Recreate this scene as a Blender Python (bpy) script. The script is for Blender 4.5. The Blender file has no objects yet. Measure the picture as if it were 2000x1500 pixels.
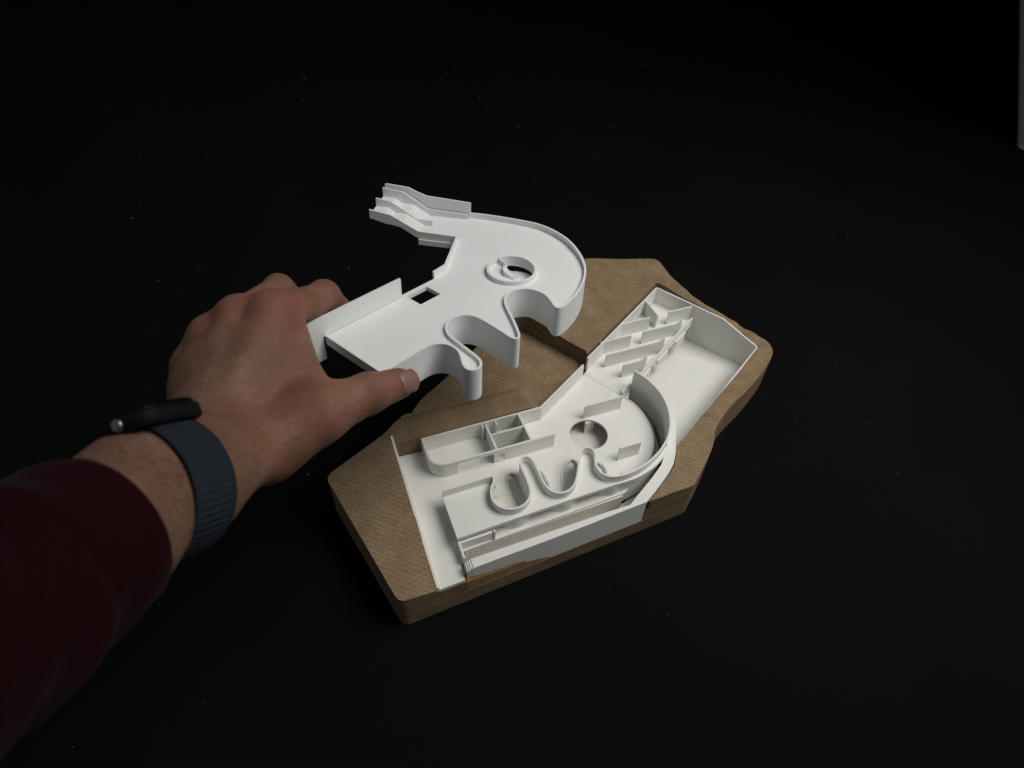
import bpy, bmesh, math, random
import numpy as np
from mathutils import Matrix, Vector
from mathutils.geometry import tessellate_polygon

random.seed(4)
rng = np.random.default_rng(4)
MM = 0.001
OX, OY = 200.0, 350.0          # plan origin: the middle of the site base

scene = bpy.context.scene
col = scene.collection

# ------------------------------------------------------------------ camera
cam_d = bpy.data.cameras.new('camera')
cam = bpy.data.objects.new('camera', cam_d)
col.objects.link(cam)
cam_d.sensor_width = 36.0
cam_d.lens = 1330.0 / 2000.0 * 36.0
cam_d.clip_start = 0.01
cam_d.clip_end = 20.0
CR = Matrix(((0.93578, 0.23819, -0.25996), (-0.35159, 0.68566, -0.63738), (0.02642, 0.68785, 0.72537)))
cam.matrix_world = Matrix.Translation(((0 - OX) * MM, (0 - OY) * MM, 0.485)) @ CR.to_4x4()
cam_d.dof.use_dof = True
cam_d.dof.focus_distance = 0.545
cam_d.dof.aperture_fstop = 9.0
scene.camera = cam

# ------------------------------------------------------------------ world, lamps, exposure
world = bpy.data.worlds.new('World')
scene.world = world
world.use_nodes = True
bg = world.node_tree.nodes['Background']
bg.inputs[0].default_value = (0.89, 0.94, 1.0, 1)
bg.inputs[1].default_value = 0.115


def area_lamp(name, loc, target, size, power, colour, spread):
    d = bpy.data.lights.new(name, 'AREA')
    d.shape = 'DISK'
    d.size = size
    d.energy = power
    d.color = colour
    d.spread = math.radians(spread)
    o = bpy.data.objects.new(name, d)
    col.objects.link(o)
    o.location = loc
    v = Vector(target) - Vector(loc)
    o.rotation_euler = v.to_track_quat('-Z', 'Y').to_euler()
    return o


area_lamp('ceiling_lamp', (0.55, -0.25, 1.04), (0.07, 0.0, 0.06), 0.76, 2.9, (1.0, 0.98, 0.94), 88)

scene.view_settings.view_transform = 'Standard'
scene.view_settings.look = 'None'
scene.view_settings.exposure = 0.0
scene.view_settings.gamma = 1.0
scene.view_settings.use_curve_mapping = False
scene.cycles.max_bounces = 10
scene.cycles.diffuse_bounces = 6
scene.cycles.use_denoising = True

# ------------------------------------------------------------------ materials


def new_mat(name):
    m = bpy.data.materials.new(name)
    m.use_nodes = True
    nt = m.node_tree
    for n in list(nt.nodes):
        nt.nodes.remove(n)
    out = nt.nodes.new('ShaderNodeOutputMaterial')
    b = nt.nodes.new('ShaderNodeBsdfPrincipled')
    nt.links.new(b.outputs[0], out.inputs[0])
    return m, nt, b


def nd(nt, t, **kw):
    n = nt.nodes.new(t)
    for k, v in kw.items():
        if k in n.inputs.keys():
            n.inputs[k].default_value = v
        else:
            setattr(n, k, v)
    return n


def lk(nt, a, b):
    nt.links.new(a, b)


def ramp(nt, fac, stops):
    r = nt.nodes.new('ShaderNodeValToRGB')
    e = r.color_ramp.elements
    while len(e) < len(stops):
        e.new(0.5)
    for i, (p, c) in enumerate(stops):
        e[i].position = p
        e[i].color = (*c, 1)
    lk(nt, fac, r.inputs[0])
    return r


def math_n(nt, op, a, b=None):
    n = nt.nodes.new('ShaderNodeMath')
    n.operation = op
    for i, v in enumerate((a, b)):
        if v is None:
            continue
        if isinstance(v, (int, float)):
            n.inputs[i].default_value = v
        else:
            lk(nt, v, n.inputs[i])
    return n


def mat_white(name, lo, hi):
    m, nt, b = new_mat(name)
    tc = nd(nt, 'ShaderNodeTexCoord')
    n1 = nd(nt, 'ShaderNodeTexNoise', Scale=26.0, Detail=4.0)
    lk(nt, tc.outputs['Object'], n1.inputs['Vector'])
    r = ramp(nt, n1.outputs[0], [(0.25, lo), (0.7, hi)])
    sp_ = nd(nt, 'ShaderNodeTexNoise', Scale=430.0, Detail=1.0)
    lk(nt, tc.outputs['Object'], sp_.inputs['Vector'])
    rs = ramp(nt, sp_.outputs[0], [(0.73, (1, 1, 1)), (0.82, (0.74, 0.72, 0.68))])
    mu = nd(nt, 'ShaderNodeMixRGB')
    mu.blend_type = 'MULTIPLY'
    mu.inputs[0].default_value = 1.0
    lk(nt, r.outputs[0], mu.inputs[1])
    lk(nt, rs.outputs[0], mu.inputs[2])
    lk(nt, mu.outputs[0], b.inputs['Base Color'])
    b.inputs['Roughness'].default_value = 0.48
    b.inputs['Specular IOR Level'].default_value = 0.35
    # printed layers: fine horizontal lines on upright faces, a faint brushed skin on flat ones
    n2 = nd(nt, 'ShaderNodeTexNoise', Scale=900.0, Detail=2.0)
    lk(nt, tc.outputs['Object'], n2.inputs['Vector'])
    w = nd(nt, 'ShaderNodeTexWave', Scale=420.0, Distortion=0.4)
    w.bands_direction = 'Z'
    lk(nt, tc.outputs['Object'], w.inputs['Vector'])
    mx = math_n(nt, 'ADD', math_n(nt, 'MULTIPLY', n2.outputs[0], 0.6).outputs[0], math_n(nt, 'MULTIPLY', w.outputs['Fac'], 0.4).outputs[0])
    bp = nd(nt, 'ShaderNodeBump', Strength=0.26, Distance=0.0003)
    lk(nt, mx.outputs[0], bp.inputs['Height'])
    lk(nt, bp.outputs[0], b.inputs['Normal'])
    return m


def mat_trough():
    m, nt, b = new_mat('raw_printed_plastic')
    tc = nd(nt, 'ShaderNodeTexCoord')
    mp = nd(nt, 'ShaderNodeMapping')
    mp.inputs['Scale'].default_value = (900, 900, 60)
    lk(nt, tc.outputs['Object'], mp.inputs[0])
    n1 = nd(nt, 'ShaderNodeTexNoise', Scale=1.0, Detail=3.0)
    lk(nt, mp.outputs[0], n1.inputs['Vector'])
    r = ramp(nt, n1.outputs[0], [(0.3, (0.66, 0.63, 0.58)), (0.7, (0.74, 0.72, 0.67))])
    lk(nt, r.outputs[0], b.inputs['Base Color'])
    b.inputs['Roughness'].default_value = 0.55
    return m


def mat_mdf(name, ridged, edge=False, orange=0.0):
    m, nt, b = new_mat(name)
    tc = nd(nt, 'ShaderNodeTexCoord')
    fine = nd(nt, 'ShaderNodeTexNoise', Scale=1500.0, Detail=3.0, Roughness=0.7)
    lk(nt, tc.outputs['Object'], fine.inputs['Vector'])
    blot = nd(nt, 'ShaderNodeTexNoise', Scale=55.0, Detail=5.0, Roughness=0.6)
    lk(nt, tc.outputs['Object'], blot.inputs['Vector'])
    # fibres: short stretched flecks
    mp = nd(nt, 'ShaderNodeMapping')
    mp.inputs['Rotation'].default_value = (0, 0, math.radians(40))
    mp.inputs['Scale'].default_value = (800, 1250, 1000)
    lk(nt, tc.outputs['Object'], mp.inputs[0])
    fib = nd(nt, 'ShaderNodeTexNoise', Scale=1.0, Detail=2.0)
    lk(nt, mp.outputs[0], fib.inputs['Vector'])
    # tool paths of the router
    mr = nd(nt, 'ShaderNodeMapping')
    mr.inputs['Rotation'].default_value = (0, 0, math.radians(40))
    lk(nt, tc.outputs['Object'], mr.inputs[0])
    wv = nd(nt, 'ShaderNodeTexWave', Scale=84.0, Distortion=1.3, Detail=2.0)
    wv.inputs['Detail Scale'].default_value = 0.9
    wv.bands_direction = 'Y'
    lk(nt, mr.outputs[0], wv.inputs['Vector'])
    k = 0.30 if ridged else 0.0
    s = math_n(nt, 'MULTIPLY', fine.outputs[0], 0.35)
    s = math_n(nt, 'ADD', s.outputs[0], math_n(nt, 'MULTIPLY', blot.outputs[0], 0.22).outputs[0])
    s = math_n(nt, 'ADD', s.outputs[0], math_n(nt, 'MULTIPLY', fib.outputs[0], 0.35).outputs[0])
    s2 = math_n(nt, 'ADD', s.outputs[0], math_n(nt, 'MULTIPLY', math_n(nt, 'SUBTRACT', wv.outputs['Fac'], 0.5).outputs[0], k * 0.14).outputs[0])
    o = orange
    lo = (0.170 + 0.07 * o, 0.114 + 0.02 * o, 0.064)
    mi = (0.272 + 0.10 * o, 0.191 + 0.03 * o, 0.113)
    hi = (0.40 + 0.11 * o, 0.30 + 0.03 * o, 0.192)
    if edge:
        lo, mi, hi = (0.145, 0.098, 0.058), (0.222, 0.155, 0.096), (0.30, 0.217, 0.14)
    r = ramp(nt, s2.outputs[0], [(0.395, lo), (0.5, mi), (0.605, hi)])
    lk(nt, r.outputs[0], b.inputs['Base Color'])
    b.inputs['Roughness'].default_value = 0.82
    b.inputs['Specular IOR Level'].default_value = 0.2
    h = math_n(nt, 'ADD', math_n(nt, 'MULTIPLY', fib.outputs[0], 0.3).outputs[0], math_n(nt, 'MULTIPLY', wv.outputs['Fac'], k * 2.2).outputs[0])
    bp = nd(nt, 'ShaderNodeBump', Strength=0.55, Distance=0.0006)
    lk(nt, h.outputs[0], bp.inputs['Height'])
    lk(nt, bp.outputs[0], b.inputs['Normal'])
    return m


def mat_cloth(name, c, rough=0.95, sheen=0.0, scale=1400.0):
    m, nt, b = new_mat(name)
    tc = nd(nt, 'ShaderNodeTexCoord')
    n1 = nd(nt, 'ShaderNodeTexNoise', Scale=scale, Detail=2.0)
    lk(nt, tc.outputs['Object'], n1.inputs['Vector'])
    n2 = nd(nt, 'ShaderNodeTexNoise', Scale=5.0, Detail=4.0)
    lk(nt, tc.outputs['Object'], n2.inputs['Vector'])
    s = math_n(nt, 'ADD', math_n(nt, 'MULTIPLY', n1.outputs[0], 0.6).outputs[0], math_n(nt, 'MULTIPLY', n2.outputs[0], 0.4).outputs[0])
    r = ramp(nt, s.outputs[0], [(0.3, tuple(v * 0.7 for v in c)), (0.7, tuple(v * 1.3 for v in c))])
    lk(nt, r.outputs[0], b.inputs['Base Color'])
    b.inputs['Roughness'].default_value = rough
    b.inputs['Specular IOR Level'].default_value = 0.03
    b.inputs['Sheen Weight'].default_value = sheen
    bp = nd(nt, 'ShaderNodeBump', Strength=0.3, Distance=0.0004)
    lk(nt, n1.outputs[0], bp.inputs['Height'])
    lk(nt, bp.outputs[0], b.inputs['Normal'])
    return m


def mat_skin():
    m, nt, b = new_mat('skin')
    tc = nd(nt, 'ShaderNodeTexCoord')
    n1 = nd(nt, 'ShaderNodeTexNoise', Scale=34.0, Detail=4.0, Roughness=0.6)
    lk(nt, tc.outputs['Object'], n1.inputs['Vector'])
    n2 = nd(nt, 'ShaderNodeTexNoise', Scale=420.0, Detail=3.0)
    lk(nt, tc.outputs['Object'], n2.inputs['Vector'])
    at = nd(nt, 'ShaderNodeAttribute')
    at.attribute_name = 'flush'
    s = math_n(nt, 'ADD', math_n(nt, 'MULTIPLY', n1.outputs[0], 0.75).outputs[0], math_n(nt, 'MULTIPLY', n2.outputs[0], 0.25).outputs[0])
    r = ramp(nt, s.outputs[0], [(0.32, (0.140, 0.069, 0.043)), (0.5, (0.186, 0.097, 0.061)), (0.68, (0.245, 0.142, 0.096))])
    mix = nd(nt, 'ShaderNodeMixRGB')
    mix.inputs[2].default_value = (0.25, 0.082, 0.058, 1)
    lk(nt, math_n(nt, 'MULTIPLY', at.outputs['Fac'], 0.72).outputs[0], mix.inputs[0])
    lk(nt, r.outputs[0], mix.inputs[1])
    ah = nd(nt, 'ShaderNodeAttribute')
    ah.attribute_name = 'hairy'
    mh = nd(nt, 'ShaderNodeMapping')
    mh.inputs['Rotation'].default_value = (0.5, -0.4, math.radians(-48))
    mh.inputs['Scale'].default_value = (150, 1300, 900)
    lk(nt, tc.outputs['Object'], mh.inputs[0])
    nh = nd(nt, 'ShaderNodeTexNoise', Scale=1.0, Detail=1.0, Distortion=0.6)
    lk(nt, mh.outputs[0], nh.inputs['Vector'])
    hr = ramp(nt, nh.outputs[0], [(0.50, (0, 0, 0)), (0.64, (1, 1, 1))])
    nb = nd(nt, 'ShaderNodeTexNoise', Scale=75.0, Detail=3.0)
    lk(nt, tc.outputs['Object'], nb.inputs['Vector'])
    hf_ = math_n(nt, 'MULTIPLY', math_n(nt, 'MULTIPLY', hr.outputs[0], nb.outputs[0]).outputs[0], ah.outputs['Fac'])
    mix2 = nd(nt, 'ShaderNodeMixRGB')
    mix2.inputs[2].default_value = (0.022, 0.014, 0.010, 1)
    lk(nt, hf_.outputs[0], mix2.inputs[0])
    lk(nt, mix.outputs[0], mix2.inputs[1])
    lk(nt, mix2.outputs[0], b.inputs['Base Color'])
    b.inputs['Roughness'].default_value = 0.6
    b.inputs['Specular IOR Level'].default_value = 0.25
    b.inputs['Subsurface Weight'].default_value = 0.25
    b.inputs['Subsurface Radius'].default_value = (0.0035, 0.0014, 0.0008)
    b.inputs['Subsurface Scale'].default_value = 1.0
    vo = nd(nt, 'ShaderNodeTexVoronoi', Scale=620.0)
    lk(nt, tc.outputs['Object'], vo.inputs['Vector'])
    mp = nd(nt, 'ShaderNodeMapping')
    mp.inputs['Rotation'].default_value = (0.3, 0.2, math.radians(-55))
    mp.inputs['Scale'].default_value = (120, 520, 300)
    lk(nt, tc.outputs['Object'], mp.inputs[0])
    n3 = nd(nt, 'ShaderNodeTexNoise', Scale=1.0, Detail=3.0)
    lk(nt, mp.outputs[0], n3.inputs['Vector'])
    h = math_n(nt, 'ADD', math_n(nt, 'MULTIPLY', vo.outputs['Distance'], 0.35).outputs[0], math_n(nt, 'MULTIPLY', n3.outputs[0], 0.9).outputs[0])
    cs = nd(nt, 'ShaderNodeAttribute')
    cs.attribute_name = 'crease_s'
    cw = nd(nt, 'ShaderNodeAttribute')
    cw.attribute_name = 'crease_w'
    ph = math_n(nt, 'ADD', math_n(nt, 'MULTIPLY', cs.outputs['Fac'], 2.7).outputs[0], math_n(nt, 'MULTIPLY', n1.outputs[0], 9.0).outputs[0])
    sn = math_n(nt, 'POWER', math_n(nt, 'ABSOLUTE', math_n(nt, 'SINE', ph.outputs[0]).outputs[0]).outputs[0], 0.5)
    h = math_n(nt, 'ADD', h.outputs[0], math_n(nt, 'MULTIPLY', math_n(nt, 'MULTIPLY', sn.outputs[0], cw.outputs['Fac']).outputs[0], 1.5).outputs[0])
    bp = nd(nt, 'ShaderNodeBump', Strength=0.6, Distance=0.0009)
    lk(nt, h.outputs[0], bp.inputs['Height'])
    lk(nt, bp.outputs[0], b.inputs['Normal'])
    return m


def mat_plain(name, c, rough=0.4, metallic=0.0, spec=0.5):
    m, nt, b = new_mat(name)
    tc = nd(nt, 'ShaderNodeTexCoord')
    n1 = nd(nt, 'ShaderNodeTexNoise', Scale=300.0, Detail=2.0)
    lk(nt, tc.outputs['Object'], n1.inputs['Vector'])
    r = ramp(nt, n1.outputs[0], [(0.3, tuple(v * 0.9 for v in c)), (0.7, tuple(min(1, v * 1.1) for v in c))])
    lk(nt, r.outputs[0], b.inputs['Base Color'])
    b.inputs['Roughness'].default_value = rough
    b.inputs['Metallic'].default_value = metallic
    b.inputs['Specular IOR Level'].default_value = spec
    return m


WHITE = mat_white('ivory_printed_plastic', (0.75, 0.745, 0.70), (0.79, 0.785, 0.745))
WHITE_UP = mat_white('white_printed_plastic', (0.765, 0.775, 0.77), (0.80, 0.81, 0.805))
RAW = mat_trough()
MDF = mat_mdf('routed_mdf', True)
MDF_FLAT = mat_mdf('smooth_mdf', False)
MDF_EDGE = mat_mdf('mdf_edge', False, edge=True)
MDF_CHIP = mat_mdf('chipped_mdf', False, orange=1.0)
CLOTH = mat_cloth('black_cloth', (0.0049, 0.0052, 0.0051))
DRAPE = mat_cloth('black_drape', (0.0022, 0.0023, 0.0023))
SLEEVE = mat_cloth('maroon_knit', (0.0165, 0.0026, 0.0042), scale=900.0, sheen=0.02)
SKIN = mat_skin()
NAIL = mat_plain('nail', (0.23, 0.118, 0.092), 0.36, 0, 0.4)
NAILEDGE = mat_plain('nail_edge', (0.6, 0.5, 0.44), 0.35)
GLASS = mat_plain('black_glass', (0.003, 0.003, 0.0035), 0.4, 0.0, 0.05)
CASE = mat_plain('dark_aluminium', (0.006, 0.0065, 0.007), 0.55, 0.0, 0.08)
STEEL = mat_plain('silver_metal', (0.30, 0.30, 0.33), 0.3, 1.0)
BAND = mat_cloth('navy_woven', (0.021, 0.0255, 0.033), rough=0.75, scale=2500.0)
LINT = mat_plain('lint', (0.45, 0.45, 0.43), 0.9)
WALLM = mat_plain('grey_paint', (0.42, 0.42, 0.39), 0.8)

# ------------------------------------------------------------------ helpers


def W(p):
    return ((p[0] - OX) * MM, (p[1] - OY) * MM, p[2] * MM)


def tag(o, label=None, cat=None, group=None, kind=None):
    if label:
        o['label'] = label
    if cat:
        o['category'] = cat
    if group:
        o['group'] = group
    if kind:
        o['kind'] = kind
    return o


def link(name, mesh, mat, parent=None, smooth=False):
    o = bpy.data.objects.new(name, mesh)
    col.objects.link(o)
    if mat:
        mesh.materials.append(mat)
    if parent is not None:
        o.parent = parent
    if smooth:
        for p in mesh.polygons:
            p.use_smooth = True
    return o


def empty(name, loc=(0, 0, 0), rot=None):
    e = bpy.data.objects.new(name, None)
    col.objects.link(e)
    e.empty_display_size = 0.02
    m = Matrix.Translation(loc)
    if rot is not None:
        m = m @ rot.to_4x4()
    e.matrix_world = m
    return e


def mesh_from(verts, faces, T):
    me = bpy.data.meshes.new('m')
    me.from_pydata([T(v) for v in verts], [], faces)
    me.validate()
    bm = bmesh.new()
    bm.from_mesh(me)
    bmesh.ops.recalc_face_normals(bm, faces=bm.faces)
    bm.to_mesh(me)
    bm.free()
    return me


def prism_data(outer, holes, z0, z1):
    loops = [list(outer)] + [list(h) for h in holes]
    flat = [p for l in loops for p in l]
    n = len(flat)
    tris = tessellate_polygon([[Vector((p[0], p[1], 0)) for p in l] for l in loops])
    f0 = (lambda p: z0) if not callable(z0) else z0
    f1 = (lambda p: z1) if not callable(z1) else z1
    verts = [(p[0], p[1], f0(p)) for p in flat] + [(p[0], p[1], f1(p)) for p in flat]
    faces = []
    for t in tris:
        faces.append((t[2], t[1], t[0]))
        faces.append((t[0] + n, t[1] + n, t[2] + n))
    k = 0
    for l in loops:
        m = len(l)
        for i in range(m):
            a, b = k + i, k + (i + 1) % m
            faces.append((a, b, b + n, a + n))
        k += m
    return verts, faces


def prism(name, outer, z0, z1, mat, parent, holes=(), T=W):
    v, f = prism_data(outer, holes, z0, z1)
    return link(name, mesh_from(v, f, T), mat, parent)


def offset_path(path, d):
    n = len(path)
    out = []
    for i in range(n):
        p = Vector(path[i])
        a = Vector(path[max(i - 1, 0)])
        b = Vector(path[min(i + 1, n - 1)])
        d1 = (p - a).normalized() if i > 0 else (b - p).normalized()
        d2 = (b - p).normalized() if i < n - 1 else d1
        n1 = Vector((-d1.y, d1.x))
        n2 = Vector((-d2.y, d2.x))
        m = n1 + n2
        if m.length < 1e-6:
            m = n1
        m.normalize()
        s = d / max(0.45, m.dot(n1))
        out.append((p.x + m.x * s, p.y + m.y * s))
    return out


def ribbon(name, path, th, z0, z1, mat, parent, T=W, smooth=False):
    """upright wall of even thickness along a plan path; z0/z1 number or list"""
    n = len(path)
    L = offset_path(path, th / 2)
    Rr = offset_path(path, -th / 2)
    zz0 = z0 if isinstance(z0, (list, tuple)) else [z0] * n
    zz1 = z1 if isinstance(z1, (list, tuple)) else [z1] * n
    verts = []
    for i in range(n):
        verts += [(*L[i], zz0[i]), (*Rr[i], zz0[i]), (*Rr[i], zz1[i]), (*L[i], zz1[i])]
    faces = []
    for i in range(n - 1):
        a, b = 4 * i, 4 * (i + 1)
        for k in range(4):
            faces.append((a + k, a + (k + 1) % 4, b + (k + 1) % 4, b + k))
    faces.append((3, 2, 1, 0))
    e = 4 * (n - 1)
    faces.append((e, e + 1, e + 2, e + 3))
    me = mesh_from(verts, faces, T)
    o = link(name, me, mat, parent)
    if smooth:
        o.data.polygons.foreach_set('use_smooth', [True] * len(me.polygons))
        o.data.set_sharp_from_angle(angle=math.radians(40))
    return o


def cat(pts, step=1.2, closed=False, rounds=2):
    """smooth, evenly sampled curve through plan points"""
    P = [Vector(p) for p in pts]
    n = len(P)
    dense = []
    for i in range(n - 1):
        p0, p1, p2, p3 = P[max(i - 1, 0)], P[i], P[i + 1], P[min(i + 2, n - 1)]
        for k in range(10):
            t = k / 10
            dense.append(0.5 * ((2 * p1) + (p2 - p0) * t + (2 * p0 - 5 * p1 + 4 * p2 - p3) * t * t + (3 * p1 - p0 - 3 * p2 + p3) * t ** 3))
    dense.append(P[-1])
    A = np.array([(d.x, d.y) for d in dense])
    s = np.concatenate([[0], np.cumsum(np.linalg.norm(np.diff(A, axis=0), axis=1))])
    m = max(8, int(s[-1] / step))
    q = np.linspace(0, s[-1], m)
    B = np.stack([np.interp(q, s, A[:, 0]), np.interp(q, s, A[:, 1])], 1)
    for _ in range(rounds):
        C = B.copy()
        C[1:-1] = 0.25 * B[:-2] + 0.5 * B[1:-1] + 0.25 * B[2:]
        B = C
    return [tuple(x) for x in B]


def rounded(poly, r, seg=6):
    """round the corners of a plan polygon (r number or list)"""
    n = len(poly)
    out = []
    for i in range(n):
        ri = r[i] if isinstance(r, (list, tuple)) else r
        p = Vector(poly[i])
        a = Vector(poly[i - 1])
        b = Vector(poly[(i + 1) % n])
        if ri <= 0:
            out.append((p.x, p.y))
            continue
        u = (a - p)
        v = (b - p)
        d = min(ri, u.length * 0.45, v.length * 0.45)
        s = p + u.normalized() * d
        e = p + v.normalized() * d
        for k in range(seg + 1):
            t = k / seg
            q = s * (1 - t) ** 2 + p * 2 * t * (1 - t) + e * t * t
            out.append((q.x, q.y))
    return out


def circle(c, r, n=48, a0=0, a1=360):
    full = abs(a1 - a0) >= 360
    m = n if full else n + 1
    return [(c[0] + r * math.cos(math.radians(a0 + (a1 - a0) * i / n)), c[1] + r * math.sin(math.radians(a0 + (a1 - a0) * i / n))) for i in range(m)]


def box_pts(x0, x1, y0, y1):
    return [(x0, y0), (x1, y0), (x1, y1), (x0, y1)]


def terrain(name, poly, zb, hf, mat, parent, side_mat, step=5.0):
    """solid piece with a sloping milled top: plan polygon cut into a grid, each vertex lifted to hf"""
    v, f = [], []
    tris = tessellate_polygon([[Vector((p[0], p[1], 0)) for p in poly]])
    bm = bmesh.new()
    vs = [bm.verts.new((p[0], p[1], 0)) for p in poly]
    for t in tris:
        try:
            bm.faces.new([vs[i] for i in t])
        except ValueError:
            pass
    xs = [p[0] for p in poly]
    ys = [p[1] for p in poly]
    x = math.floor(min(xs)) + step * 0.37
    while x < max(xs):
        bmesh.ops.bisect_plane(bm, geom=bm.verts[:] + bm.edges[:] + bm.faces[:], dist=1e-5, plane_co=(x, 0, 0), plane_no=(1, 0, 0))
        x += step
    y = math.floor(min(ys)) + step * 0.41
    while y < max(ys):
        bmesh.ops.bisect_plane(bm, geom=bm.verts[:] + bm.edges[:] + bm.faces[:], dist=1e-5, plane_co=(0, y, 0), plane_no=(0, 1, 0))
        y += step
    bmesh.ops.recalc_face_normals(bm, faces=bm.faces)
    if sum(fc.normal.z for fc in bm.faces) < 0:
        bmesh.ops.reverse_faces(bm, faces=bm.faces)
    top = list(bm.faces)
    for fc in top:
        fc.smooth = True
    be = [e for e in bm.edges if len(e.link_faces) == 1]
    r = bmesh.ops.extrude_edge_only(bm, edges=be)
    low = [g for g in r['geom'] if isinstance(g, bmesh.types.BMVert)]
    lowset = set(low)
    for vv in bm.verts:
        if vv not in lowset:
            vv.co.z = hf(vv.co.x, vv.co.y)
    for vv in low:
        vv.co.z = zb
    topset = set(top)
    for fc in bm.faces:
        fc.material_index = 0 if fc in topset else 1
    for e in bm.edges:
        if len(e.link_faces) == 2 and e.link_faces[0].material_index != e.link_faces[1].material_index:
            e.smooth = False
    bmesh.ops.recalc_face_normals(bm, faces=bm.faces)
    for vv in bm.verts:
        vv.co = Vector(W(vv.co))
    me = bpy.data.meshes.new('m')
    bm.to_mesh(me)
    bm.free()
    o = link(name, me, mat, parent)
    me.materials.append(side_mat)
    return o


def idw(ctrl, p=2.2):
    A = np.array(ctrl, float)

    def h(x, y):
        d = (A[:, 0] - x) ** 2 + (A[:, 1] - y) ** 2 + 60.0
        w = d ** (-p)
        return float((w * A[:, 2]).sum() / w.sum())
    return h


# ------------------------------------------------------------------ setting: cloth on the table, draped wall
CREASES = [((470, 300), (930, 470), 3.2, 9), ((430, 190), (780, 250), 2.6, 8), ((440, 420), (760, 640), 3.0, 10), ((520, 330), (690, 300), 2.0, 6),
           ((300, 140), (560, 60), 2.4, 9), ((90, 120), (-80, 30), 2.6, 9), ((500, 560), (980, 660), 3.2, 12), ((-120, 460), (-300, 700), 3.0, 12), ((600, 200), (820, 380), 2.0, 7)]


def cloth_z(x, y):
    far = min(1.0, max(0.0, (math.hypot(x - 200, y - 350) - 300) / 250))
    z = far * 6.0 * (0.5 + 0.5 * math.sin(0.010 * x + 0.016 * y + 1.5 * math.sin(0.006 * x)))
    z += far * 5.0 * max(0, math.sin(0.021 * x - 0.008 * y + 2.0)) ** 6
    for (ax, ay), (bx, by), hh, ww in CREASES:
        dx, dy = bx - ax, by - ay
        L2 = dx * dx + dy * dy
        t = ((x - ax) * dx + (y - ay) * dy) / L2
        if t < -0.2 or t > 1.2:
            continue
        L = math.sqrt(L2)
        d = ((x - ax) * dy - (y - ay) * dx) / L + 9 * math.sin(t * 5 + ax)
        e = math.exp(-(d / ww) ** 2)
        if e > 1e-3:
            z += hh * e * max(0.0, math.sin(math.pi * min(1, max(0, (t + 0.2) / 1.4))))
    if y > 1900:
        z += (y - 1900) ** 2 / 900.0
    return z


def cloth_sheet():
    nx, ny = 250, 330
    x0, x1, y0, y1 = -900, 1068, -420, 2400
    V, Fc = [], []
    for j in range(ny + 1):
        for i in range(nx + 1):
            x = x0 + (x1 - x0) * i / nx
            y = y0 + (y1 - y0) * j / ny
            z = cloth_z(x, y)
            V.append((x, y, z - 0.25))
    for j in range(ny):
        for i in range(nx):
            a = j * (nx + 1) + i
            Fc.append((a, a + 1, a + nx + 2, a + nx + 1))
    me = mesh_from(V, Fc, W)
    o = link('cloth_ground', me, CLOTH, None, True)
    return tag(o, 'black cloth spread under the model and up behind it', 'cloth', kind='structure')


cloth_sheet()

# wall at the right, grey paint showing where the black drape ends
pw = prism('wall', box_pts(1072, 1090, 200, 1800), -5, 1200, WALLM, None)
tag(pw, 'grey wall showing as a strip at the right edge', 'wall', kind='structure')


def drape():
    V, Fc = [], []
    ny, nz = 60, 16
    for j in range(nz + 1):
        for i in range(ny + 1):
            z = -6 + 626.0 * j / nz
            ys = 629 + 0.652 * z
            y = ys + (2400 - ys) * i / ny
            x = 1064 + 1.6 * math.sin(y * 0.03 + z * 0.004) + 0.8 * math.sin(y * 0.071)
            V.append((x, y, z))
    n = len(V)
    V += [(a + 1.5, b, c) for a, b, c in V]
    for j in range(nz):
        for i in range(ny):
            a = j * (ny + 1) + i
            Fc.append((a, a + 1, a + ny + 2, a + ny + 1))
            Fc.append((n + a, n + a + ny + 1, n + a + ny + 2, n + a + 1))
    for j in range(nz):
        a = j * (ny + 1)
        Fc.append((a, a + ny + 1, n + a + ny + 1, n + a))
    o = link('black_drape', mesh_from(V, Fc, W), DRAPE, None, True)
    tag(o, 'black drape hung over the grey wall at the right', 'drape')


drape()

# ------------------------------------------------------------------ MDF site base
base = empty('site_base')
tag(base, 'routed brown fibreboard site base under the white lower floor model', 'model base')

OUT = [(13.2, 223.4), (257.5, 239.3), (282, 258.5), (295, 270), (306, 285), (332, 303.5), (363, 317.5), (400, 339.5),
       (418, 354), (420.5, 370), (407, 387), (393, 400), (381.5, 415), (369, 444), (364, 474), (363.5, 498), (289, 524), (172, 475), (116, 431), (77, 406),
       (58, 384), (40, 366), (-15.5, 342.5)]
OUT_R = [6, 3, 8, 10, 9, 16, 16, 14, 8, 6, 8, 8, 10, 12, 10, 7, 10, 10, 8, 8, 8, 8, 7]


def jitter(poly, d, seed):
    r = random.Random(seed)
    return [(x + r.uniform(-d, d), y + r.uniform(-d, d)) for x, y in poly]


OUTR = rounded(OUT, OUT_R)
# plan of the opening routed for the white model
HOLE = [(43.2, 227.5), (43.2, 351.4), (64.2, 351.4), (170.4, 351.4), (228, 387.2), (233, 393.5), (344, 463.4), (346, 462.2), (408.4, 364.8), (268.5, 281.6),
        (263.5, 279.5), (259, 271.5), (252, 262.2), (243.8, 255.4), (224, 242.8), (213.3, 236.3)]
HOLE_LOW = [(69, 229.8), (69, 250), (100, 262), (100, 349), (170.4, 350.4), (228, 387.2), (300, 430), (346, 462.2), (408.4, 364.8), (268.5, 281.6),
            (259, 271.5), (243.8, 255.4), (212.0, 238.3)]
prism('bottom_board', rounded(OUT, OUT_R), 0.0, 15.55, MDF_EDGE, base, holes=[HOLE_LOW])
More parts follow.
